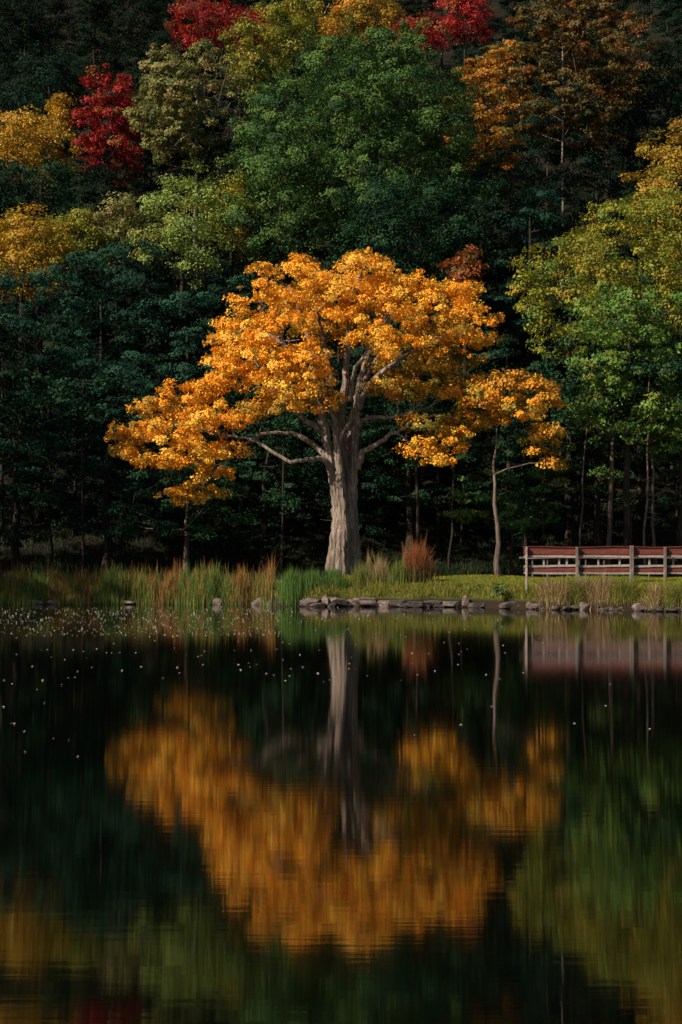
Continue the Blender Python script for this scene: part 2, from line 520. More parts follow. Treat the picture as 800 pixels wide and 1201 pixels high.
# ------------------------------------------------------------------ the big orange tree
def hero_tree():
    D0 = 56.0
    gz = float(ground_z(.15, D0))
    base = np.array([(404 - 400) * D0 / F, D0, gz - .05])
    root = empty('orange_tree', base)
    tag(root, 'big spreading tree with glowing orange leaves and thick pale fluted trunk at the water edge', 'tree')
    I = [
        # upper dome
        (425, 328, 46, 26, 0, 2.2), (350, 335, 40, 28, .5, 2.2), (385, 352, 50, 30, -1.5, 2.0), (312, 358, 36, 26, 0, 1.8), (292, 385, 36, 26, .6),
        (272, 408, 26, 26, 0), (330, 395, 46, 32, -2.4), (480, 345, 40, 26, .5, 2), (520, 358, 36, 26, 0, 2), (552, 378, 30, 24, 0), (548, 345, 18, 13, .5),
        (455, 372, 44, 30, -2.2), (505, 392, 44, 24, -1.2), (562, 398, 20, 12, .3), (400, 395, 22, 24, 2.5), (440, 405, 32, 26, -3.2),
        (300, 430, 46, 26, -1.4), (345, 440, 44, 30, -2.8), (272, 445, 26, 14, 0), (330, 475, 46, 20, -1.6), (375, 470, 30, 14, -1), (368, 420, 20, 24, -3.2),
        (255, 425, 14, 12, 0), (305, 320, 14, 12, 0), (428, 305, 20, 12, 0), (350, 312, 16, 12, .3),
        # inner and back
        (410, 360, 60, 40, 3.2, 2.4), (500, 400, 44, 24, 3.4, 2), (330, 400, 60, 40, 3.2, 2.4),
        # right, more olive
        (480, 432, 48, 18, 0), (525, 425, 40, 18, .8), (460, 458, 36, 13, -1), (505, 462, 44, 16, .5), (545, 450, 30, 14, 1.5),
        # hanging right cluster
        (500, 500, 30, 16, -1.2), (530, 515, 22, 18, -1), (495, 528, 24, 16, -1.2), (515, 543, 18, 8, -1.2), (545, 495, 22, 12, -.5),
        # left lobe
        (222, 470, 34, 22, 0), (192, 482, 34, 22, .6), (165, 508, 32, 18, 0), (150, 532, 20, 12, .3), (205, 512, 42, 24, -1.4), (250, 492, 34, 20, -.6),
        (278, 492, 22, 13, -.6), (230, 535, 36, 16, -.6), (190, 545, 32, 12, 0), (250, 560, 22, 16, -.3), (230, 580, 26, 14, -.4), (205, 583, 16, 10, -.2), (150, 515, 20, 9, 1),
        (268, 528, 22, 12, 0), (245, 455, 18, 10, .5),
    ]
    lobes = np.array(px_lobes(I, D0, 1.15))
    lb = lobes.copy(); lb[:, :3] -= base
    Cn, Sr, Ix = lobes_to_clumps(lb, .35, .74, under=.34, shell=.66)
    # trunk of several fused stems
    tb = Tubes()

    def path(*pp):
        return [P(a, b, D0 + c) - base for a, b, c in pp]

    def smooth(pts, n):
        pts = np.array(pts); m = len(pts)
        q = np.linspace(0, m - 1, n); out = []
        for t in q:
            i = min(int(t), m - 2); f = t - i
            p0 = pts[max(i - 1, 0)]; p1 = pts[i]; p2 = pts[i + 1]; p3 = pts[min(i + 2, m - 1)]
            out.append(.5 * ((2 * p1) + (-p0 + p2) * f + (2 * p0 - 5 * p1 + 4 * p2 - p3) * f * f + (-p0 + 3 * p1 - 3 * p2 + p3) * f ** 3))
        return np.array(out)
    nodes = []

    def limb(pts, ra, rb, n=12, sides=10, flute=.10, power=1.0, flare=0.0, wob=.02, furrow=0.0):
        q = smooth(path(*pts), n)
        q[1:-1] += rng.normal(0, wob, (n - 2, 3))
        t = np.linspace(0, 1, n)
        rr = ra + (rb - ra) * t ** power
        rr = rr * (1 + flare * np.exp(-t * 9))
        tb.add(q, rr, sides=sides, flute=flute, twist=.05, furrow=furrow)
        nodes.extend([(p, r) for p, r, tt in zip(q, rr, t) if tt > .35])
    # stems
    limb([(394, 684, -.15), (396, 640, -.2), (396, 590, -.2), (389, 545, -.3), (380, 500, -.4), (374, 455, -.6), (366, 410, -.8), (350, 365, -.6), (338, 335, 0)], .36, .04, 80, 40, .15, .62, .55, .02, .13)
    limb([(410, 684, -.10), (409, 640, 0), (407, 590, 0), (405, 545, .1), (400, 500, .3), (405, 450, .6), (408, 400, .9), (412, 350, .6), (424, 320, .2)], .38, .04, 80, 40, .15, .62, .55, .02, .13)
    limb([(417, 683, .15), (414, 640, .15), (413, 590, .1), (415, 545, 0), (418, 500, -.1), (420, 460, -.4), (432, 415, -.8), (455, 375, -.8), (480, 345, -.2)], .32, .04, 80, 36, .15, .62, .55, .02, .13)
    limb([(402, 686, -.40), (402, 640, -.45), (402, 590, -.40), (398, 560, -.45), (396, 520, -.5), (392, 490, -.2), (388, 450, .6), (380, 400, 1.5), (372, 360, 2)], .30, .04, 80, 36, .15, .62, .55, .02, .13)
    limb([(404, 684, .4), (405, 600, .45), (410, 520, .8), (425, 455, 1.6), (450, 410, 2.4), (485, 385, 3)], .32, .04, 20, 14, .13, .6, .2)
    # big side limbs
    limb([(391, 552, -.3), (378, 540, -.7), (362, 538, -1), (345, 541, -1.1), (325, 535, -1.0), (306, 521, -.8), (290, 514, -.6), (270, 512, -.3), (240, 505, 0), (205, 500, 0), (170, 515, .1)], .12, .02, 30, 9, .06, .8, .3, .04)
    limb([(388, 540, 0), (368, 522, .4), (350, 511, .6), (325, 508, .4), (300, 513, .2), (280, 528, 0), (262, 545, -.2), (240, 565, -.3)], .13, .025, 22, 8, .05)
    limb([(382, 510, -.2), (360, 494, -.8), (340, 478, -1.2), (318, 455, -1.2), (300, 425, -1)], .13, .03, 16, 8, .05)
    limb([(419, 550, 0), (430, 528, -.2), (445, 518, -.5), (462, 508, -.8), (480, 498, -1.1), (505, 488, -1.2), (530, 490, -1)], .14, .025, 22, 9, .08, .8, .3, .04)
    limb([(416, 520, .2), (420, 500, .2), (434, 489, .1), (455, 490, 0), (485, 484, 0), (520, 470, .3), (550, 455, 1)], .12, .025, 22, 9, .06, 1, 0, .04)
    limb([(420, 480, -.2), (430, 455, -.5), (450, 436, -.8), (470, 420, -1), (490, 408, -.9), (530, 392, -.4)], .15, .03, 18, 8, .06)
    limb([(396, 500, -.5), (384, 470, -1), (378, 440, -1.6), (360, 415, -2)], .12, .03, 12, 8, .05)
    limb([(412, 470, -.5), (414, 440, -1.2), (425, 420, -2), (435, 400, -2.6)], .11, .03, 12, 8, .05)
    limb([(372, 450, -.6), (350, 420, -1), (320, 395, -1), (290, 385, -.4), (268, 400, 0)], .12, .025, 16, 8, .05)
    limb([(402, 560, -.45), (398, 520, -.9), (408, 500, -1), (414, 478, -1)], .10, .05, 10, 8, .05)
    order = np.argsort(np.linalg.norm(lb[:, :3] - np.array([0, 0, 6]), axis=1))
    nd2 = grow(tb, nodes, [(lb[i, :3], .06) for i in order], n=7, sides=5, wob=.10)
    sel = rng.choice(len(Cn), 650, replace=False)
    grow(tb, nd2, [(Cn[i], .024) for i in sel], n=4, sides=4, rmin=.006)
    link('trunk', tb.mesh('trunk', BARK), root)
    pal = np.asarray(PAL['orange']); am = np.asarray(PAL['amber']); ol = np.asarray(PAL['olivegold'])
    w = rng.random(len(Cn))[:, None]
    tint = pal[0] * (1 - w) + pal[1] * w
    hi = rng.random(len(Cn)) < .3
    tint[hi] = pal[2]
    # lower right boughs: olive and amber leaves, darkened to carry the shade there
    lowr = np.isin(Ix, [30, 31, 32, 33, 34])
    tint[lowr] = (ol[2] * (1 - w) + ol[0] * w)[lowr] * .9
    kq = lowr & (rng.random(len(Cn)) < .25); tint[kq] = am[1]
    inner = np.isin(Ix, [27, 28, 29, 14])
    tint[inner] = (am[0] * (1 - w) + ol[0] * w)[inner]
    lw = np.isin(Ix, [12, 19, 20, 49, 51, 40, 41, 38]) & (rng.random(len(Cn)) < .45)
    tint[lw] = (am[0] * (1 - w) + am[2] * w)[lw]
    tint[rng.random(len(Cn)) < .06] = am[0]
    part = leaf_cloud(Cn, Sr, 105, .108, tint, squash=.62, up=.5, LN=norm((Cn - lb[Ix, :3]) / lb[Ix, 3:]))
    # stray shoots on the outline
    NS = 1100
    d = norm(rng.normal(size=(NS, 3))); d[:, 2] = abs(d[:, 2]) * .7
    li = rng.integers(0, len(lb), NS)
    sc = lb[li, :3] + d * lb[li, 3:] * rng.uniform(1.0, 1.28, (NS, 1))
    p2 = leaf_cloud(sc, rng.uniform(.1, .26, NS), 20, .105, tint[rng.integers(0, len(tint), NS)], squash=.9)
    link('crown', leaf_mesh('crown', [part, p2]), root)
    return root


# ------------------------------------------------------------------ trees on the bank and the hillside
def gz(px, d):
    x = (px - 400) * d / F
    return np.array([x, d, float(ground_z(x, d))])


def bank_trees():
    # slim tree right of the big one: bare trunk, amber crown
    I = [(590, 455, 36, 17, 0), (625, 462, 30, 18, .3), (560, 470, 30, 16, -.6), (610, 480, 34, 14, -1), (645, 475, 18, 14, 0), (638, 512, 24, 12, 0), (655, 505, 16, 12, -.3),
         (632, 535, 20, 9, 0), (645, 545, 12, 7, 0), (572, 450, 24, 12, 1.4), (545, 478, 20, 12, 0), (605, 445, 26, 10, .8), (575, 495, 26, 10, .8), (540, 460, 22, 12, 1)]

    def pf(Cw, Ix):
        a = np.asarray(PAL['amber']); o = np.asarray(PAL['orange']); g = np.asarray(PAL['olivegold'])
        w = rng.random(len(Cw))[:, None]
        t = a[0] * (1 - w) + o[1] * w * 1.0
        sel = rng.random(len(Cw)) < .3
        t[sel] = g[0]
        return t
    tree('amber_tree', 'slim tree with bare brown trunk and flat amber crown right of the big orange tree', gz(583, 55), px_lobes(I, 55, 1.2),
         'amber', leaf=.13, sub=.36, n_leaf=66, trunk_r=.125, bark=BARK_M, twigs=110, palfn=pf, trunk_to=6.0, under=.4, lean_k=-.12)
    # low green boughs under it
    I = [(560, 585, 34, 8, 0), (600, 600, 34, 8, .5), (545, 603, 26, 7, -.3), (625, 578, 24, 9, .5), (575, 560, 30, 8, .8), (640, 560, 20, 14, 1), (610, 615, 30, 7, 0), (650, 600, 14, 10, .5), (530, 580, 20, 6, 0)]
    tree('understorey_tree', 'low dark green sapling with flat drooping boughs under the slim amber tree', gz(602, 60), px_lobes(I, 60, 1.1), 'green', leaf=.17, sub=.35,
         n_leaf=40, trunk_r=.09, twigs=40, mat=LEAF_DARK, squash=.35)


T = []   # px, top, bot, width, D, style, palette, n lobes, name, label, extras


def hill_trees():
    rows = [
        # front row left, blue green (62-72 m)
        (45, 300, 600, 170, 72, 'layer', 'bluegreen', 26, 'maple', 'dark blue-green tree filling the left edge of the photo above the reeds', {}),
        (118, 283, 520, 190, 76, 'layer', 'bluegreen', 26, 'maple', 'tall blue-green tree with pointed top left of the orange crown', {}),
        (125, 405, 640, 150, 66, 'layer', 'bluegreen', 24, 'maple', 'dark green tree with stepped boughs low behind the left end of the orange crown', {}),
        (20, 460, 650, 150, 65, 'layer', 'deep', 20, 'maple', 'low dark green tree at the far left just behind the reeds', {}),
        (218, 330, 560, 150, 73, 'layer', 'bluegreen', 22, 'maple', 'dark green tree behind the upper left edge of the orange crown', {}),
        (219, 540, 640, 190, 63, 'layer', 'deep', 12, 'maple', 'shaded tree with slim dark trunk under the left lobe of the orange tree', dict(trunk_r=.16, bark='M', lean_k=0)),
        (310, 480, 650, 150, 67, 'layer', 'deep', 16, 'maple', 'shaded green tree just left of the pale trunk', {}),
        (290, 300, 500, 130, 80, 'layer', 'bluegreen', 18, 'maple', 'blue-green tree rising left behind the top of the orange crown', {}),
        (480, 440, 600, 160, 68, 'layer', 'deep', 16, 'maple', 'shaded green tree right of the pale trunk under the orange crown', {}),
        (400, 430, 620, 170, 72, 'round', 'deep', 16, 'maple', 'dark tree directly behind the pale trunk', {}),
        (600, 420, 600, 150, 70, 'layer', 'deep', 18, 'maple', 'dark green tree behind the slim amber tree', {}),
        (575, 330, 480, 120, 76, 'layer', 'bluegreen', 16, 'maple', 'dark green tree showing in the gap right of the orange crown top', {}),
        # right front
        (735, 322, 560, 160, 61, 'round', 'freshgreen', 30, 'ash_tree', 'bright green tree with dense hanging leaves above the red railing', dict(leaf=.14, sub=.42, n_leaf=56, trunk_r=.22, bark='D')),
        (800, 400, 565, 110, 64, 'round', 'green', 18, 'ash_tree', 'green tree at the right edge over the end of the railing', dict(trunk_r=.18)),
        (668, 268, 445, 130, 70, 'round', 'yellowgreen', 24, 'maple', 'yellow-green tree between the orange crown and the bright green tree', dict(leaf=.15, n_leaf=56)),
        (752, 215, 420, 170, 74, 'round', 'yellowgreen', 28, 'maple', 'broad yellow-green tree above the bright green tree at the right', dict(leaf=.15, n_leaf=58)),
        (800, 135, 330, 130, 84, 'round', 'olivegold', 20, 'maple', 'olive-gold tree cut by the right edge of the photo', {}),
        (700, 440, 600, 110, 68, 'layer', 'green', 14, 'maple', 'shaded green tree behind the bright green tree', {}),
        # middle
        (425, 36, 330, 275, 84, 'round', 'oak', 34, 'oak_tree', 'huge round green tree towering above the orange tree', dict(leaf=.145, sub=.62, n_leaf=120, trunk_r=.42)),
        (330, 140, 330, 130, 81, 'round', 'oak', 16, 'oak_tree', 'rounded green tree against the left flank of the huge green tree', {}),
        (480, 215, 360, 170, 78, 'round', 'deep', 22, 'oak_tree', 'dark green tree at the lower right of the huge green tree', {}),
        (212, 206, 345, 120, 80, 'round', 'lightgreen', 20, 'willow', 'soft light green rounded tree left of the huge green tree', dict(leaf=.15, n_leaf=70)),
        (140, 232, 320, 80, 82, 'round', 'paleolive', 16, 'willow', 'grey-green tree between the yellow tree and the soft light green tree', {}),
        (270, 205, 310, 60, 83, 'round', 'yellowgreen', 12, 'birch', 'narrow yellow-green tree squeezed beside the huge green tree', {}),
        (25, 252, 360, 130, 79, 'round', 'gold', 22, 'birch', 'golden yellow tree at the left edge above the blue-green trees', {}),
        (90, 250, 330, 70, 81, 'round', 'yellowgreen', 14, 'birch', 'small yellow-green tree right of the golden one', {}),
        (545, 290, 350, 44, 74, 'round', 'rust', 10, 'bush', 'rust brown tree top poking up behind the orange crown', {}),
        # upper left
        (28, 128, 262, 120, 98, 'round', 'gold', 22, 'birch', 'golden topped tree at the left edge below the dark upper wood', dict(shade_low='deep')),
        (70, 108, 250, 50, 101, 'cone', 'gold', 14, 'birch', 'narrow pointed golden tree just left of the red tree', dict(shade_low='deep')),
        (45, 190, 275, 150, 94, 'round', 'deep', 20, 'maple', 'dark green tree beneath the golden topped trees', {}),
        (127, 76, 240, 82, 108, 'round', 'red', 26, 'maple', 'tall crimson tree beside the grey-olive tree', dict(sub=.55)),
        (230, 48, 225, 150, 101, 'round', 'paleolive', 30, 'aspen', 'large grey-olive tree with bare branches showing in its right side', dict(sub=.5, cover=.9, bark='L', twigs=160, trunk_r=.3, bare=lambda c: c[:, 0] < .9 - .1 * (c[:, 2] - 12))),
        (240, 2, 60, 95, 128, 'round', 'red', 16, 'maple', 'crimson tree behind the top of the grey-olive tree', {}),
        (300, 8, 60, 40, 132, 'round', 'red', 10, 'maple', 'small crimson treetop between two green trees near the top edge', {}),
        (300, 22, 120, 70, 116, 'round', 'yellowgreen', 16, 'maple', 'olive-green tree between the grey-olive tree and the huge green tree', {}),
        (345, -12, 90, 80, 118, 'round', 'yellowgreen', 16, 'maple', 'yellowish green tree touching the top edge left of the orange treetop', {}),
        (405, 0, 60, 60, 124, 'round', 'amber', 14, 'maple', 'orange treetop peeping over the huge green tree', {}),
        (440, -10, 40, 60, 122, 'round', 'olivegold', 12, 'maple', 'olive-gold treetop behind the huge green tree', {}),
        # upper right
        (545, -8, 60, 60, 122, 'round', 'red', 16, 'maple', 'bright crimson treetop at the top edge right of the huge green tree', {}),
        (492, 22, 66, 60, 118, 'round', 'red', 14, 'maple', 'low crimson tree leaning against the huge green tree', {}),
        (568, 55, 205, 105, 90, 'layer', 'russet', 24, 'maple', 'amber tree right behind the huge green tree', dict(sub=.45)),
        (660, -10, 170, 170, 96, 'layer', 'brownolive', 30, 'beech', 'tall russet-olive tree with pale slim trunk and layered boughs at the upper right', dict(bark='L', sub=.5, trunk_r=.13, cover=.8)),
        (735, 20, 120, 80, 104, 'layer', 'brownolive', 14, 'beech', 'brown-olive tree right of the tall russet tree', {}),
        (560, 185, 350, 110, 86, 'layer', 'deep', 20, 'oak_tree', 'dark green tree below the amber tree', {}),
        (640, 130, 300, 120, 99, 'layer', 'darkgreen', 18, 'hemlock', 'shaded dark tree around the pale slim trunk', {}),
        (760, 80, 250, 120, 100, 'round', 'darkgreen', 18, 'hemlock', 'dark green tree at the right edge above the olive-gold tree', {}),
        (700, 180, 330, 120, 90, 'layer', 'darkgreen', 18, 'hemlock', 'dark green tree above the yellow-green trees', {}),
        (620, 215, 350, 100, 82, 'layer', 'bluegreen', 16, 'hemlock', 'blue-green tree left of the yellow-green trees', {}),
        # top left, shade put into the dark leaf colours
        (30, -20, 120, 120, 135, 'round', 'darkgreen', 20, 'hemlock', 'dark tree in the top left corner', {}),
        (110, -15, 110, 100, 130, 'cone', 'darkgreen', 18, 'hemlock', 'dark pointed tree above the tall crimson tree', {}),
        (170, -30, 90, 90, 136, 'round', 'darkgreen', 18, 'hemlock', 'dark tree left of the upper crimson tree', {}),
        (60, 60, 170, 110, 122, 'round', 'shadegreen', 18, 'hemlock', 'dark blue-green tree above the golden topped tree', {}),
        (185, 40, 130, 70, 124, 'round', 'darkgreen', 14, 'hemlock', 'dark green tree between the two crimson trees', {}),
    ]
    for (px, top, bot, w, d, style, pal, n, name, label, ex) in rows:
        lobes = crown_lobes(px, top, bot, w, d, style, n)
        far = d > 90
        leaf = ex.get('leaf', .145 if d < 78 else (.16 if not far else .19))
        sub = ex.get('sub', .55 if d < 78 else (.7 if not far else .8))
        nl = ex.get('n_leaf', 78 if d < 78 else 84)
        bark = {'L': BARK_L, 'D': BARK_D, 'M': BARK_M}[ex.get('bark', 'D')]
        pf = None
        if 'shade_low' in ex:  # lower crown gets a dark palette: shade under the lit top, as leaf colour
            def pf(Cw, Ix, top=top, bot=bot, d=d, pal=pal, two=ex['shade_low']):
                a = np.asarray(PAL[pal]); b = np.asarray(PAL[two]) * 1.5
                zt = P(0, top, d)[2]; zb = P(0, bot, d)[2]
                f = (Cw[:, 2] - zb) / (zt - zb) + rng.normal(0, .12, len(Cw))
                w = rng.random(len(Cw))[:, None]
                hi = a[0] * (1 - w) + a[1] * w; lo = b[0] * (1 - w) + b[1] * w
                return np.where((f > .42)[:, None], hi, lo)
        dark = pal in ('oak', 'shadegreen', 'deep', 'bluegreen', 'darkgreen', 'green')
        tree(name, label, gz(px, d), lobes, pal, leaf=leaf, sub=sub, n_leaf=nl, cover=ex.get('cover', .9), trunk_r=ex.get('trunk_r', .24),
             bark=bark, twigs=ex.get('twigs', 30), squash=.42 if style == 'layer' else .6, mat=LEAF_DARK if dark else LEAF, palfn=pf, bare=ex.get('bare'), lean_k=ex.get('lean_k', .8))


def filler_trees():
    """dark trees that close the wood behind and between the ones described above; one mesh pair, many copies"""
    protos = []
    for k in range(4):
        base = np.array([0., 0., 0.])
        lob = []
        Hh = 15 + k; rx = 4.6
        n = 20
        for i in range(n):
            t = (i + .5) / n
            an = i * 2.4 + random.random()
            z = Hh * (.97 - .80 * t)
            rho = rx * math.sin(math.pi * (.12 + .6 * t)) * random.uniform(.5, .85)
            rr = rx * random.uniform(.26, .4)
            lob.append((math.cos(an) * rho, math.sin(an) * rho, z, rr, rr, rr * .5))
        lob.append((0, 0, Hh * .66, 2, 2, 4))
        protos.append(tree('forest_tree', 'x', base, lob, ['darkgreen', 'darkgreen', 'shadegreen', 'darkgreen'][k], leaf=.2, sub=.8, n_leaf=100, cover=.85, trunk_r=.2, twigs=12,
                           squash=.45, mat=LEAF_DARK))
    used = [False] * 4
    spots = []
    # rows going up the hill, (distance, x step)
    for d, st, lo, hi in ((69, 4.4, -19, 21), (77, 5.2, -23, 24), (88, 5.6, -27, 28), (100, 6, -30, 31), (113, 6.3, -34, 35), (126, 6.5, -38, 38), (140, 6.8, -42, 42), (156, 7.2, -46, 46), (174, 7.6, -52, 52), (192, 8, -58, 58), (210, 8.5, -62, 62)):
        x = lo - 9 + random.random() * 2
        while x < hi + 9:
            spots.append((x, d + random.uniform(-2.5, 2.5), random.uniform(.8, 1.08) * (.62 if d < 72 else (.8 if d < 80 else .9))))
            x += st * random.uniform(.8, 1.2)
    # unseen trees added left of the pond, outside the picture, to shade that shore
    for (x, y) in ((-19.5, 52), (-22, 47), (-25, 43), (-23.5, 56), (-28, 50), (-31, 42), (-27, 38), (-33, 34), (-21, 61), (-36, 47), (-30, 58), (-37, 38), (-36, 27)):
        spots.append((x + random.uniform(-.6, .6), y, random.uniform(.8, 1.0)))
    # low dark young trees added to close and darken the view between trunks
    x = -18
    while x < 22:
        spots.append((x, random.uniform(70, 75), random.uniform(.3, .42)))
        x += random.uniform(1.6, 2.4)
    for d, lo, hi in ((80, -22, 14), (86, -24, 16), (93, -26, 18), (101, -28, 22), (109, -30, 26)):
        x = lo
        while x < hi:
            spots.append((x, d + random.uniform(-2, 2), random.uniform(.38, .5)))
            x += random.uniform(3.2, 5)
    for (x, d, s) in spots:
        k = random.randrange(4)
        px = 400 + x * F / d
        if not used[k]:
            o = protos[k]; used[k] = True
            kids = [c for c in bpy.data.objects if c.parent == o]
        else:
            src = protos[k]
            o = src.copy(); C.objects.link(o)
            for c in [c for c in bpy.data.objects if c.parent == src]:
                cc = c.copy(); C.objects.link(cc); cc.parent = o
        o.location = (x, d, float(ground_z(x, d)) - .1)
        o.scale = (s * random.uniform(.9, 1.1), s * random.uniform(.9, 1.1), s)
        o.rotation_euler = (0, 0, random.random() * 6.28)
        if d < 83:
            tag(o, 'dark trunk and shaded leaves deep in the wood just behind the bank', 'tree', 'shaded trees just behind the bank')
        elif d < 120:
            tag(o, 'dark green tree filling the gaps on the middle of the wooded hillside', 'tree', 'dark trees on the middle slope')
        else:
            tag(o, 'dark green tree high on the shaded upper hillside', 'tree', 'dark trees on the upper slope')


def bare_trunks():
    """slim trunks that stand visible in the dark under the crowns"""
    L = [(713, 63, .13, 10, 'slim dark trunk standing behind the railing, thickest of the slim trunks there', 1),
         (755, 60, .06, 9, 'thin pale trunk behind the railing between two dark ones', 1),
         (768, 63, .08, 10, 'slim dark trunk behind the railing nearest the right edge of the photo', 1),
         (680, 62, .05, 9, 'thin trunk behind the left part of the railing', 1),
         (492, 62, .10, 9, 'dark slim trunk behind the rust red grass', 0),
         (528, 64, .07, 9, 'thin dark trunk left of the slim amber tree', 0),
         (640, 66, .07, 9, 'thin dark trunk right of the slim amber tree', 0),
         (97, 64, .08, 9, 'thin dark trunk behind the left reeds, right one of a pair', 0),
         (60, 66, .07, 9, 'thin dark trunk behind the left reeds, left one of a pair', 0),
         (330, 65, .07, 9, 'thin dark trunk left of the pale trunk', 0)]
    for px, d, r, h, label, pale in L:
        b = gz(px, d)
        root = empty('slender_tree', b); tag(root, label, 'tree')
        tb = Tubes(); n = 9; t = np.linspace(0, 1, n)
        lean = random.uniform(-.05, .05) * h
        pts = np.stack([lean * t + rng.normal(0, .04, n), rng.normal(0, .04, n), -.3 + (h + .3) * t], -1)
        rr = r * (1 - .6 * t)
        tb.add(pts, rr, 8, .06)
        nodes = [(p, q) for p, q, tt in zip(pts, rr, t) if tt > .45]
        lb = [(random.uniform(-1.8, 1.8), random.uniform(-1.8, 1.8), h * random.uniform(.72, 1.02), 1.0, 1.0, .4) for _ in range(8)]
        # a few dead snags low down
        for _ in range(3):
            z = random.uniform(.25, .5) * h; a = random.random() * 6.28
            p0 = np.array([lean * z / h, 0, z]); tb.add(curve(p0, p0 + np.array([math.cos(a) * .8, math.sin(a) * .8, -.1]), 4), np.linspace(.02, .005, 4), 4)
        grow(tb, nodes, [(np.array(l[:3]), .05) for l in lb])
        link('trunk', tb.mesh('trunk', BARK_M if pale else BARK_D), root)
        Cn, Sr, Ix = lobes_to_clumps(np.array(lb), .4, .8)
        link('crown', leaf_mesh('crown', [leaf_cloud(Cn, Sr, 30, .18, PAL['deep'], squash=.4)], LEAF_DARK), root)


# ------------------------------------------------------------------ grasses
def blades(P0, h, w, tint, lean=.25, seg=3, tipT=None):
    """P0 (N,3) roots, h (N,), w (N,); each blade a curved tapering strip"""
    N = len(P0)
    a = rng.random(N) * 2 * math.pi
    dirv = np.stack([np.cos(a), np.sin(a), np.zeros(N)], -1)
    face = rng.random(N) * 2 * math.pi
    side = np.stack([np.cos(face), np.sin(face) * .5, np.zeros(N)], -1)
    lf = np.abs(rng.normal(0, lean, N))[:, None]
    rows = []
    for i in range(seg + 1):
        t = i / seg
        c = P0 + dirv * (t ** 1.8) * lf * h[:, None] + np.array([0, 0, 1]) * (t * h)[:, None] * (1 - .25 * lf * t)
        ww = (w * (1 - t) ** .7)[:, None]
        if i < seg:
            rows.append(c - side * ww / 2); rows.append(c + side * ww / 2)
        else:
            rows.append(c)
    k = len(rows)
    V = np.stack(rows, 1).reshape(-1, 3)
    b = np.arange(N)[:, None] * k
    flat = []
    q = [np.concatenate([b + 2 * i, b + 2 * i + 1, b + 2 * i + 3, b + 2 * i + 2], 1) for i in range(seg - 1)]
    tri = np.concatenate([b + 2 * (seg - 1), b + 2 * (seg - 1) + 1, b + 2 * seg], 1)
    per = np.concatenate(q + [tri], 1)
    sizes = np.tile(np.array([4] * (seg - 1) + [3]), N)
    T_ = np.repeat(tint[:, None, :], k, 1)
    if tipT is not None:
        tt = np.array([min(1, (i // 2) / seg) for i in range(k - 1)] + [1.0])
        f = np.clip((tt - .35) / .4, 0, 1)[None, :, None]
        T_ = T_ * (1 - f) + tipT[:, None, :] * f
    return V, per.ravel(), sizes, T_.reshape(-1, 3)


def blade_obj(name, sets, parent=None, origin=None):
    Vs, Fs, Ss, Ts, n = [], [], [], [], 0
    for V, f, s, t in sets:
        Vs.append(V); Fs.append(f + n); Ss.append(s); Ts.append(t); n += len(V)
    V = np.concatenate(Vs)
    if origin is not None: V = V - np.asarray(origin)
    me = raw_mesh(name, V, np.concatenate(Fs), np.concatenate(Ss), BLADE, tint=np.concatenate(Ts))
    o = link(name, me, parent)
    if origin is not None and parent is None: o.location = origin
    return o


def pick(cols, n, jit=.18):
    c = np.asarray(cols)[rng.integers(0, len(cols), n)]
    return c * rng.uniform(1 - jit * 2, 1 + jit, (n, 1)) * rng.uniform(.93, 1.07, (n, 3))


GREEN_B = [(.05, .12, .02), (.07, .15, .025), (.10, .17, .03)]
OLIVE_B = [(.16, .17, .03), (.13, .15, .03), (.22, .19, .04)]
RUST_B = [(.30, .10, .025), (.24, .09, .025), (.36, .15, .035)]
STRAW_B = [(.30, .21, .09), (.22, .15, .07), (.36, .27, .13)]


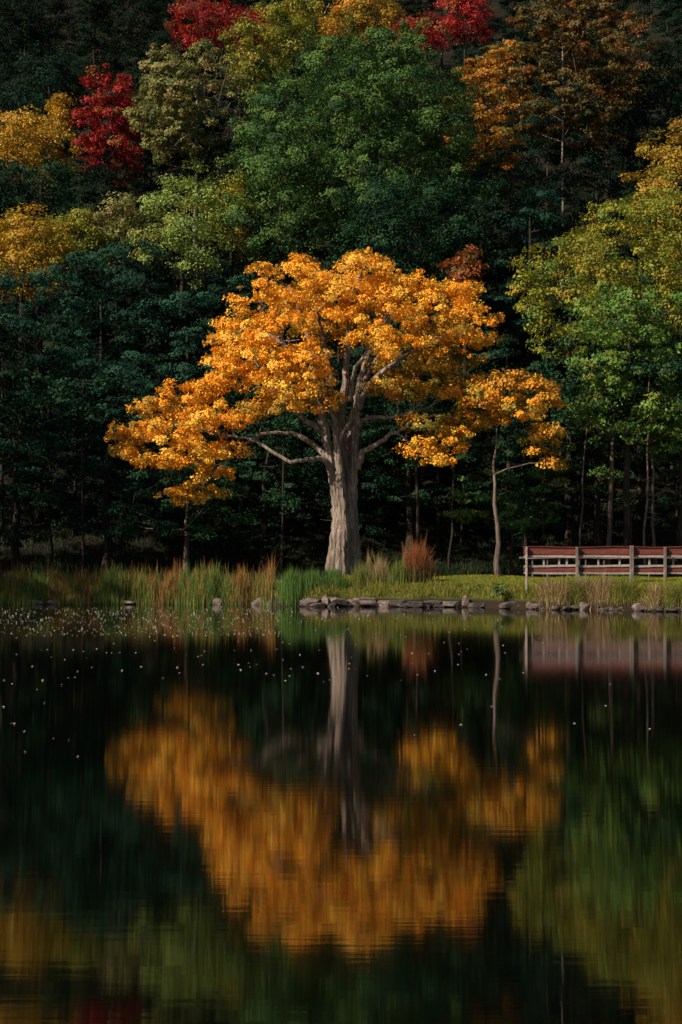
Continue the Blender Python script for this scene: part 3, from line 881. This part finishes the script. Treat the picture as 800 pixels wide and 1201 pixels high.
def grasses():
    # reeds along the left shore: clumped density, green below and rust plumes
    n = 21000
    x = rng.uniform(-24, -2.4, n)
    t = rng.gamma(1.6, .55, n)
    y = shore(x) + t - .22
    cl = np.sin(x * 2.1) + np.sin(x * 5.3 + 2) + .6 * np.sin(x * 11.7)
    z = ground_z(x, y) - .05
    rusty = (np.sin(x * 1.9 + 1.2) + .7 * np.sin(x * 4.7) + rng.normal(0, 1.3, n)) > .75
    h = (.65 + .13 * cl + rng.normal(0, .16, n)) * np.where(rusty, 1.08, .92) * np.clip(.65 + t * .5, .6, 1.05)
    h = np.clip(h, .25, 1.45)
    tint = pick(GREEN_B + OLIVE_B[:1], n)
    tip = np.where(rusty[:, None], pick(RUST_B, n), tint)
    tint = np.where((rusty & (rng.random(n) < .5))[:, None], pick(STRAW_B, n) * .6, tint)
    P0 = np.stack([x, y, z], -1)
    o = blade_obj('reeds', [blades(P0, h, rng.uniform(.018, .04, n), tint, .14, 4, tip)])
    tag(o, 'tall green reeds with rust red tips along the left shore', kind='stuff')
    # lawn and rough grass of the right bank
    n = 52000
    x = rng.uniform(-2.6, 18, n)
    t = rng.random(n) ** 1.5 * 13
    y = shore(x) + .25 + t
    z = ground_z(x, y) - .02
    rough = t < 1.25
    patch = np.sin(x * 3.1 + y) + np.sin(x * 7.3 - y * 2)
    h = np.where(rough, .17 + .04 * patch + rng.exponential(.06, n), .05 + .04 * rng.random(n))
    h = np.clip(h, .04, .6)
    tint = np.where(rough[:, None], pick([(.13, .14, .02), (.18, .17, .025), (.09, .12, .02), (.24, .19, .035)], n), pick([(.24, .25, .02), (.30, .29, .022), (.13, .17, .018)], n))
    P0 = np.stack([x, y, z], -1)
    o = blade_obj('lawn_grass', [blades(P0, h, rng.uniform(.015, .035, n), tint, .5, 2)])
    tag(o, 'short yellow-green grass covering the right bank around the railing', kind='stuff')
    # low weeds added behind the reeds, coloured dark to stand in for shade
    n = 60000
    x = rng.uniform(-24, 22, n); y = rng.uniform(51.5, 76, n)
    kk = (x < 0) | (y > 58 + 2 * np.sin(x)); x, y = x[kk], y[kk]; n = len(x)
    P0 = np.stack([x, y, ground_z(x, y) - .02], -1)
    o = blade_obj('ground_cover', [blades(P0, rng.uniform(.1, .45, n), rng.uniform(.03, .07, n), pick([(.012, .03, .008), (.02, .035, .01)], n), .6, 2)])
    tag(o, 'low weeds coloured dark for the shade on the forest floor under the trees', kind='stuff')

    n = 420
    x = rng.uniform(-2.2, 12, n); y = shore(x) + .5 + rng.random(n) * 10
    Pf = np.stack([x, y, ground_z(x, y) + .05], -1)
    fp = leaf_cloud(Pf, np.full(n, .02), 1, .09, np.asarray(PAL['amber'])[rng.integers(0, 3, n)] * .5, up=1.5)
    o = link('fallen_leaves', leaf_mesh('fallen_leaves', [fp]))
    tag(o, 'few fallen orange and brown leaves lying on the grass', kind='stuff')

    def clump(name, label, cat, px, d, ph, pw, n, cols, tips=None, lean=.16, group=None, base_py=None, wmin=.014):
        b = gz(px, d)
        ww = pw * d / F / 2
        P0 = np.stack([b[0] + rng.normal(0, .45, n) * ww, b[1] + rng.normal(0, .4, n) * min(ww, .5), np.full(n, b[2])], -1)
        P0[:, 2] = ground_z(P0[:, 0], P0[:, 1]) - .04
        hh = ph * d / F
        h = hh * np.clip(rng.normal(.72, .16 if lean < .3 else .30, n), .2, 1.15) * np.exp(-((P0[:, 0] - b[0]) / (ww * 1.4)) ** 2)
        tint = pick(cols, n)
        tp = pick(tips, n) if tips else None
        o = blade_obj(name, [blades(P0, h, rng.uniform(wmin, wmin * 2.2, n), tint, lean, 4, tp)], origin=b)
        tag(o, label, cat, group)
    clump('reed_clump', 'bright green clump of reeds at the left end of the stone edging', 'reeds', 342, 47.9, 36, 32, 1100, GREEN_B + [(.13, .22, .05)])
    clump('reed_clump', 'low green grass clump left of the pale trunk foot', 'grass', 366, 48.2, 32, 34, 900, GREEN_B + [(.11, .19, .05)])
    clump('reed_clump', 'green grass clump in front of the pale trunk foot', 'grass', 392, 48.6, 32, 34, 800, GREEN_B)
    clump('reed_clump', 'olive grass tuft right of the pale trunk foot', 'grass', 422, 48.8, 36, 26, 520, OLIVE_B + GREEN_B[1:2])
    clump('reed_clump', 'tall olive and brown seed-head grass between trunk and rust red grass', 'grass', 446, 48.8, 44, 24, 360, OLIVE_B, STRAW_B)
    clump('reed_clump', 'green reed tuft at the left foot of the rust red grass', 'grass', 466, 48.6, 36, 26, 500, GREEN_B + OLIVE_B)
    clump('ornamental_grass', 'tall rust red plumed grass clump standing beside the pond', 'grass', 490, 48.8, 58, 36, 1000, [(.10, .06, .02), (.07, .08, .02)], [(.25, .065, .022), (.19, .055, .02), (.30, .12, .04)], .24)
    clump('ornamental_grass', 'slender brown seed plume left of the rust red grass', 'grass', 475, 49.3, 46, 8, 120, OLIVE_B, RUST_B + STRAW_B, .06)
    clump('ornamental_grass', 'single brown seed plume nearest the pale trunk', 'grass', 432, 49.5, 46, 7, 90, OLIVE_B, STRAW_B, .05)
    for k, (px, s, pal) in enumerate([(640, 28, 0), (655, 34, 0), (676, 36, 1), (690, 30, 0), (706, 34, 0), (728, 30, 1), (741, 38, 1), (766, 34, 0), (788, 30, 1)]):
        where = ['left of the first railing post in the water', 'just left of the second railing post', 'below the second railing post', 'right of the second railing post',
                 'midway between second and third railing posts', 'left of the thick railing post', 'below the thick railing post', 'below the fourth railing post', 'near the right edge of the photo'][k]
        dd = float(shore((px - 400) * 43.5 / F)) + .35
        clump('grass_tuft', ('dry brown' if pal == 0 else 'yellow-green') + ' drooping tuft at the waterline ' + where, 'grass', px, dd, s * random.uniform(.7, 1.0), random.uniform(18, 34), 420,
              STRAW_B + [(.16, .10, .05)] if pal == 0 else OLIVE_B, None, .7, 'tufts along the right waterline')

    # small leafy bushes on the bank
    def bush(label, px, py, rx, ry, d, pal, n=8):
        lob = px_lobes([(px + random.uniform(-.6, .6) * rx, py + random.uniform(-.5, .5) * ry, rx * .5, ry * .55, random.uniform(-.2, .2)) for _ in range(n)], d)
        tree('bush', label, gz(px, d), lob, pal, leaf=.07, sub=.13, n_leaf=16, trunk_r=.03, twigs=12, cat='bush', trunk_to=.25)
    bush('small dark green bush right of the rust red grass', 525, 692, 18, 10, 48.0, 'green')
    bush('low green weed bush above the upright stone', 553, 693, 12, 9, 47.2, 'lightgreen', 6)
    bush('dark green weed bush on the rocks left of the railing', 588, 695, 14, 10, 45.3, 'green', 6)


# ------------------------------------------------------------------ stones
def stone_mesh(name, sx, sy, sz, mat, pointed=0.0, sub=3):
    import bmesh
    bm = bmesh.new()
    bmesh.ops.create_icosphere(bm, subdivisions=sub, radius=1)
    pl = [norm(np.array(a, float) + rng.normal(0, .22, 3)) for a in ((1, 0, 0), (-1, 0, 0), (0, 1, 0), (0, -1, 0), (0, 0, 1), (0, 0, -1))]
    cut = [random.uniform(.58, .74) for _ in pl]
    for _ in range(6):
        pl.append(norm(rng.normal(size=3))); cut.append(random.uniform(.68, .88))
    s1, s2 = rng.normal(0, 1, 3), rng.normal(0, 1, 3)
    for v in bm.verts:
        p = np.array(v.co)
        for a, c in zip(pl, cut):
            e = p @ a - c
            if e > 0: p = p - a * e
        p *= 1 + .05 * math.sin(p @ s1 * 4) + .035 * math.sin(p @ s2 * 9) + random.uniform(-.02, .02)
        p = p * 1.25
        q = 1 - pointed * max(0, p[2]) * .75
        v.co = (p[0] * sx * q, p[1] * sy * q, p[2] * sz)
    me = bpy.data.meshes.new(name); bm.to_mesh(me); bm.free()
    me.materials.append(mat)
    return me


def stones():
    def put(px, py_c, w, h, d, label, mat=STONE, pointed=0.0, group=None, rz=None):
        k = d / F
        me = stone_mesh('stone', w * k / 2 * 1.2, w * k / 2 * .8, h * k / 2 * .82, mat, pointed)
        o = link('stone', me); c = P(px, py_c, d)
        o.location = c; o.rotation_euler = (random.uniform(-.1, .1), random.uniform(-.1, .1), rz if rz is not None else random.uniform(-.3, .3))
        tag(o, label, 'stone', group)
    d0 = 47.4
    L = [
        (366, 705, 20, 12, 'pale stone at the left end of the stone edging under the green reeds', STONE, 0),
        (382, 702, 8, 14, 'small upright pinkish stone second from the left of the edging', STONE, .8),
        (397, 704, 20, 9, 'broad pale stone third from the left of the edging', STONE, 0),
        (415, 706, 12, 8, 'small round pale stone fourth from the left of the edging', STONE, 0),
        (430, 704, 22, 11, 'large blocky pale stone fifth from the left of the edging', STONE, 0),
        (450, 707, 20, 8, 'flat brown stone right of the large blocky one', STONE, 0),
        (468, 706, 20, 9, 'flat brown stone left of the rust red grass', STONE_D, 0),
        (488, 707, 22, 8, 'long dark ledge stone below the rust red grass', STONE_D, 0),
        (508, 706, 22, 9, 'long brown ledge stone right of the rust red grass', STONE_D, 0),
        (528, 707, 20, 8, 'dark ledge stone left of the upright stone', STONE_D, 0),
        (546, 703, 8, 17, 'single upright pale stone at the right end of the edging', STONE, .5),
        (562, 708, 20, 8, 'low dark stone just right of the upright stone', STONE_D, 0),
    ]
    for px, py, w, h, lab, m, pt in L:
        x = (px - 400) * d0 / F
        d = float(shore(x)) + .05
        put(px, HOR + (H - .13) * F / d + (py - 706) * .8, w, h * 1.15, d, lab, m, pt, 'stones edging the pond below the trees')
    for px in (358, 374, 389, 406, 420, 440, 458, 477, 497, 516, 538, 555):
        d = float(shore((px - 400) * d0 / F)) + random.uniform(-.1, .12)
        put(px, HOR + (H - .06) * F / d, random.uniform(9, 17), random.uniform(5, 8), d, 'small dark stone wedged low between the bigger edging stones', STONE_D, 0, 'small dark stones wedged in the edging')
    # left shore
    for px, w, h, lab, pt in ((42, 12, 7, 'small pale stone at the foot of the reeds nearest the left edge of the photo', 0), (62, 10, 6, 'small stone in the left reeds beside another pale one', 0),
                              (150, 16, 5, 'low flat stone under the middle of the left reeds', 0), (255, 13, 11, 'pale angular stone in the left reeds', .4),
                              (305, 14, 15, 'tall pointed pale stone near the right end of the left reeds', .9), (318, 9, 7, 'small dark stone beside the tall pointed one', 0)):
        d = float(shore((px - 400) * 49.5 / F)) - .05
        put(px, HOR + (H - .08) * F / d, w, h, d, lab, STONE, pt, 'stones along the left reeds')
    # right rubble: small stones, many alike
    i = 0
    px = 574
    while px < 812:
        d = float(shore((px - 400) * 44 / F)) + random.uniform(-.05, .25)
        w = random.uniform(5, 13); h = w * random.uniform(.4, .65)
        put(px, HOR + (H - random.uniform(.02, .12)) * F / d, w, h, d, 'small brown stone in the rubble along the right waterline', random.choice([STONE, STONE_D, STONE_D, STONE_D]), random.choice([0, 0, .5]), 'rubble along the right waterline')
        px += w * random.uniform(.6, 1.3); i += 1
    for px, w, h, lab in ((598, 20, 10, 'dark boulder below the gap left of the railing'), (622, 10, 11, 'pale pointed stone below the left end of the railing'), (684, 10, 13, 'pale pointed stone right of the second railing post'),
                          (748, 11, 12, 'pale pointed stone right of the thick railing post')):
        d = float(shore((px - 400) * 44 / F)) - .05
        put(px, HOR + (H - .12) * F / d, w, h, d, lab, STONE_D if 'dark' in lab else STONE, .45 if 'pointed' in lab else 0, 'rubble along the right waterline')


# ------------------------------------------------------------------ railing
def railing():
    import bmesh
    D = 45.5; k = D / F
    x0 = (614 - 400) * k; x1 = 15.4
    zg = .87
    root = empty('railing', (x0, D, zg))
    tag(root, 'weathered red and white wooden railing standing on the grass bank', 'railing')

    def box(name, xa, xb, ya, yb, za, zb, mat, bev=.006, tilt=0):
        bm = bmesh.new()
        bmesh.ops.create_cube(bm, size=1)
        nseg = max(1, int((xb - xa) / .35))
        for v in bm.verts:
            v.co = ((v.co.x) * (xb - xa), v.co.y * (yb - ya), v.co.z * (zb - za))
        if nseg > 1:
            ed = [e for e in bm.edges if abs(e.verts[0].co.x - e.verts[1].co.x) > .1]
            bmesh.ops.subdivide_edges(bm, edges=ed, cuts=nseg - 1)
            for v in bm.verts:
                v.co.z += .012 * math.sin(v.co.x * 2.3 + za * 9) + random.uniform(-.005, .005)
        bmesh.ops.bevel(bm, geom=[e for e in bm.edges if len(e.link_faces) == 2 and e.calc_face_angle() > 1], offset=bev, segments=1, affect='EDGES')
        me = bpy.data.meshes.new(name); bm.to_mesh(me); bm.free(); me.materials.append(mat)
        o = link(name, me, root)
        o.location = ((xa + xb) / 2 - x0, (ya + yb) / 2 - D, (za + zb) / 2 - zg)
        o.rotation_euler = (0, tilt, 0)
        return o

    def z(py): return H + (HOR - py) * k
    posts = [617, 676, 740, 779, 830]
    widths = [.06, .08, .12, .085, .12]
    px = [(p - 400) * k for p in posts]
    seams = [x0, px[1], px[2], px[3], px[4], x1]
    for a, b in zip(seams[:-1], seams[1:]):
        a += .006
        t = random.uniform(-.002, .002)
        o = box('top_plank', a, b, D - .045, D - .005, z(650.3), z(642.2), WOOD_RED, tilt=t)
        box('white_rail', a, b, D - .075, D - .035, z(654.2), z(651.4), WOOD_WHITE, tilt=t)
        box('white_rail', a, b, D - .075, D - .035, z(665.2), z(662.6), WOOD_WHITE, tilt=t)
        box('lower_plank', a, b, D - .045, D - .005, z(670.6), z(665.7), WOOD_RED, tilt=t)
        box('white_rail', a, b, D - .075, D - .035, z(673.4), z(671.2), WOOD_WHITE, tilt=t)
    cap = box('cap_board', x0 - .02, x1, D - .09, D + .05, z(642.0), z(641.0), WOOD_RED)
    for p, w, x in zip(posts, widths, px):
        m = WOOD_WHITE if p == 617 else WOOD_GREY
        box('post', x - w / 2, x + w / 2, D - .19, D - .08, zg - .35, z(641.5 if p != 740 else 640), m, .01)
    # balusters set behind the rails, unevenly spaced, some missing
    for p in (638, 656, 665, 702, 727, 762, 790, 806, 818, 845, 860):
        x = (p - 400) * k
        box('baluster', x - .03, x + .03, D + .01, D + .04, z(671), z(650), WOOD_WHITE, .004, random.uniform(-.02, .02))
    # the far side of the walkway: a second row of slats
    for p in (630, 648, 672, 686, 694, 716, 750, 770):
        x = (p - 400) * k
        box('baluster', x - .02, x + .02, D + 1.1, D + 1.13, zg - .05, z(652), WOOD_GREY, .004)
    box('back_rail', x0, x1, D + 1.05, D + 1.09, z(655), z(652.5), WOOD_GREY)
    # dead leaves lying on the top board stay part of the weathered look


# ------------------------------------------------------------------ floating leaves
def floating_leaves():
    m, nt, out = new_mat('floating_leaf')
    oi = nd(nt, 'ShaderNodeObjectInfo')
    r = ramp(nt, [(0, (.75, .72, .70)), (.5, (.62, .60, .62)), (.8, (.55, .42, .25)), (1, (.50, .25, .06))])
    b = nd(nt, 'ShaderNodeBsdfPrincipled', i_Roughness=.35)
    nt.links.new(oi.outputs['Random'], r.inputs[0]); nt.links.new(r.outputs[0], b.inputs['Base Color']); nt.links.new(b.outputs[0], out.inputs['Surface'])
    m2, nt, out = new_mat('floating_leaf_far')
    gi = nd(nt, 'ShaderNodeNewGeometry')
    r = ramp(nt, [(0, (.75, .72, .70)), (.5, (.62, .58, .56)), (.8, (.55, .42, .25)), (1, (.50, .25, .06))])
    b = nd(nt, 'ShaderNodeBsdfPrincipled', i_Roughness=.35)
    nt.links.new(gi.outputs['Random Per Island'], r.inputs[0]); nt.links.new(r.outputs[0], b.inputs['Base Color']); nt.links.new(b.outputs[0], out.inputs['Surface'])
    outl = [(0, -.5), (.28, -.28), (.36, .05), (.2, .34), (0, .55), (-.22, .32), (-.38, .04), (-.26, -.3)]

    def leaf_v(s, curl, rz):
        v = [(0, 0, .004)]
        for (a, b_) in outl:
            ca, sa = math.cos(rz), math.sin(rz)
            x, y = a * s, b_ * s
            v.append((x * ca - y * sa, x * sa + y * ca, .004 + curl * (abs(a) * 1.6 + max(0, b_)) * s))
        return v
    protos = []
    for k in range(6):
        V = leaf_v(1, random.uniform(.15, .5), 0)
        fl = [];
        for i in range(8): fl += [0, i + 1, (i + 1) % 8 + 1]
        protos.append(raw_mesh('floating_leaf', V, fl, [3] * 8, m))
    pts = []
    def sample(n, xa, xb, ya, yb, pw, s0, s1):
        for _ in range(n):
            py = ya + (yb - ya) * random.random() ** pw
            px = random.uniform(xa, xb)
            d = H * F / (py - HOR)
            x = (px - 400) * d / F
            if d > float(shore(x)) - .5: continue
            pts.append((x, d, random.uniform(s0, s1)))
    sample(760, -10, 330, 713, 746, .9, .018, .055)
    sample(420, -10, 440, 711.5, 730, .9, .018, .05)
    sample(70, -10, 420, 742, 800, 1.3, .028, .06)
    sample(40, 330, 600, 716, 748, 1.0, .025, .05)
    sample(22, 330, 640, 745, 800, 1.0, .025, .055)
    sample(16, 0, 110, 780, 890, 1.2, .018, .04)
    sample(14, 470, 800, 725, 870, 1.0, .018, .045)
    pts = [(x, y, q * .78) for x, y, q in pts]
    pts.sort(key=lambda p: p[1] / p[2])
    for (x, y, s) in pts[:300]:
        o = bpy.data.objects.new('floating_leaf', random.choice(protos)); C.objects.link(o)
        o.location = (x, y, .003); o.scale = (s, s, s); o.rotation_euler = (0, 0, random.random() * 6.28)
        tag(o, 'tiny pale fallen leaf floating on the dark pond water', 'leaf', 'pale leaves floating on the pond')
    V = []; fl = []; n = 0
    for (x, y, s) in pts[300:]:
        for v in leaf_v(s, random.uniform(.3, .9), random.random() * 6.28): V.append((x + v[0], y + v[1], v[2] + .003))
        for i in range(8): fl += [n, n + i + 1, n + (i + 1) % 8 + 1]
        n += 9
    if V:
        o = link('floating_leaves', raw_mesh('floating_leaves', V, fl, [3] * (len(fl) // 3), m2))
        tag(o, 'scatter of tiny pale fallen leaves near the left shore', kind='stuff')


# ------------------------------------------------------------------ build
build_ground()
build_water()
hero_tree()
bank_trees()
hill_trees()
bare_trunks()
filler_trees()
grasses()
stones()
railing()
floating_leaves()

# ------------------------------------------------------------------ light, sky, camera
sc = bpy.context.scene
EL, AZ = 34.0, 58.0        # sun height, degrees left of straight behind the camera
s = np.array([-math.sin(R(AZ)) * math.cos(R(EL)), -math.cos(R(AZ)) * math.cos(R(EL)), math.sin(R(EL))])
from mathutils import Vector
sun = bpy.data.lights.new('sun', 'SUN'); sun.energy = 5.0; sun.angle = R(.6); sun.color = (1, .86, .68)
so = bpy.data.objects.new('sun', sun); C.objects.link(so)
so.rotation_euler = Vector((float(s[0]), float(s[1]), float(s[2]))).to_track_quat('Z', 'Y').to_euler()
so.location = (-30, -10, 40)
w = bpy.data.worlds.new('World'); sc.world = w; w.use_nodes = True
nt = w.node_tree
sky = nt.nodes.new('ShaderNodeTexSky'); sky.sky_type = 'NISHITA'; sky.sun_disc = False
sky.sun_elevation = R(EL); sky.sun_rotation = math.atan2(s[0], s[1])
bg = nt.nodes['Background']; bg.inputs['Strength'].default_value = .05
nt.links.new(sky.outputs[0], bg.inputs['Color'])

cam = bpy.data.cameras.new('camera'); co = bpy.data.objects.new('camera', cam); C.objects.link(co)
co.location = (0, 0, H); co.rotation_euler = (R(90), 0, 0)
cam.sensor_fit = 'VERTICAL'; cam.sensor_height = 36.0; cam.sensor_width = 24.0
cam.lens = F * 36.0 / 1201.0
cam.shift_y = (HOR - 600.5) / 1201.0
cam.clip_end = 2000
sc.camera = co
sc.view_settings.view_transform = 'Standard'
sc.view_settings.look = 'None'
sc.view_settings.exposure = 0.56
sc.view_settings.gamma = 1.0
sc.cycles.max_bounces = 6
sc.cycles.diffuse_bounces = 2
sc.cycles.glossy_bounces = 3
sc.cycles.transmission_bounces = 4
sc.cycles.sample_clamp_indirect = 4
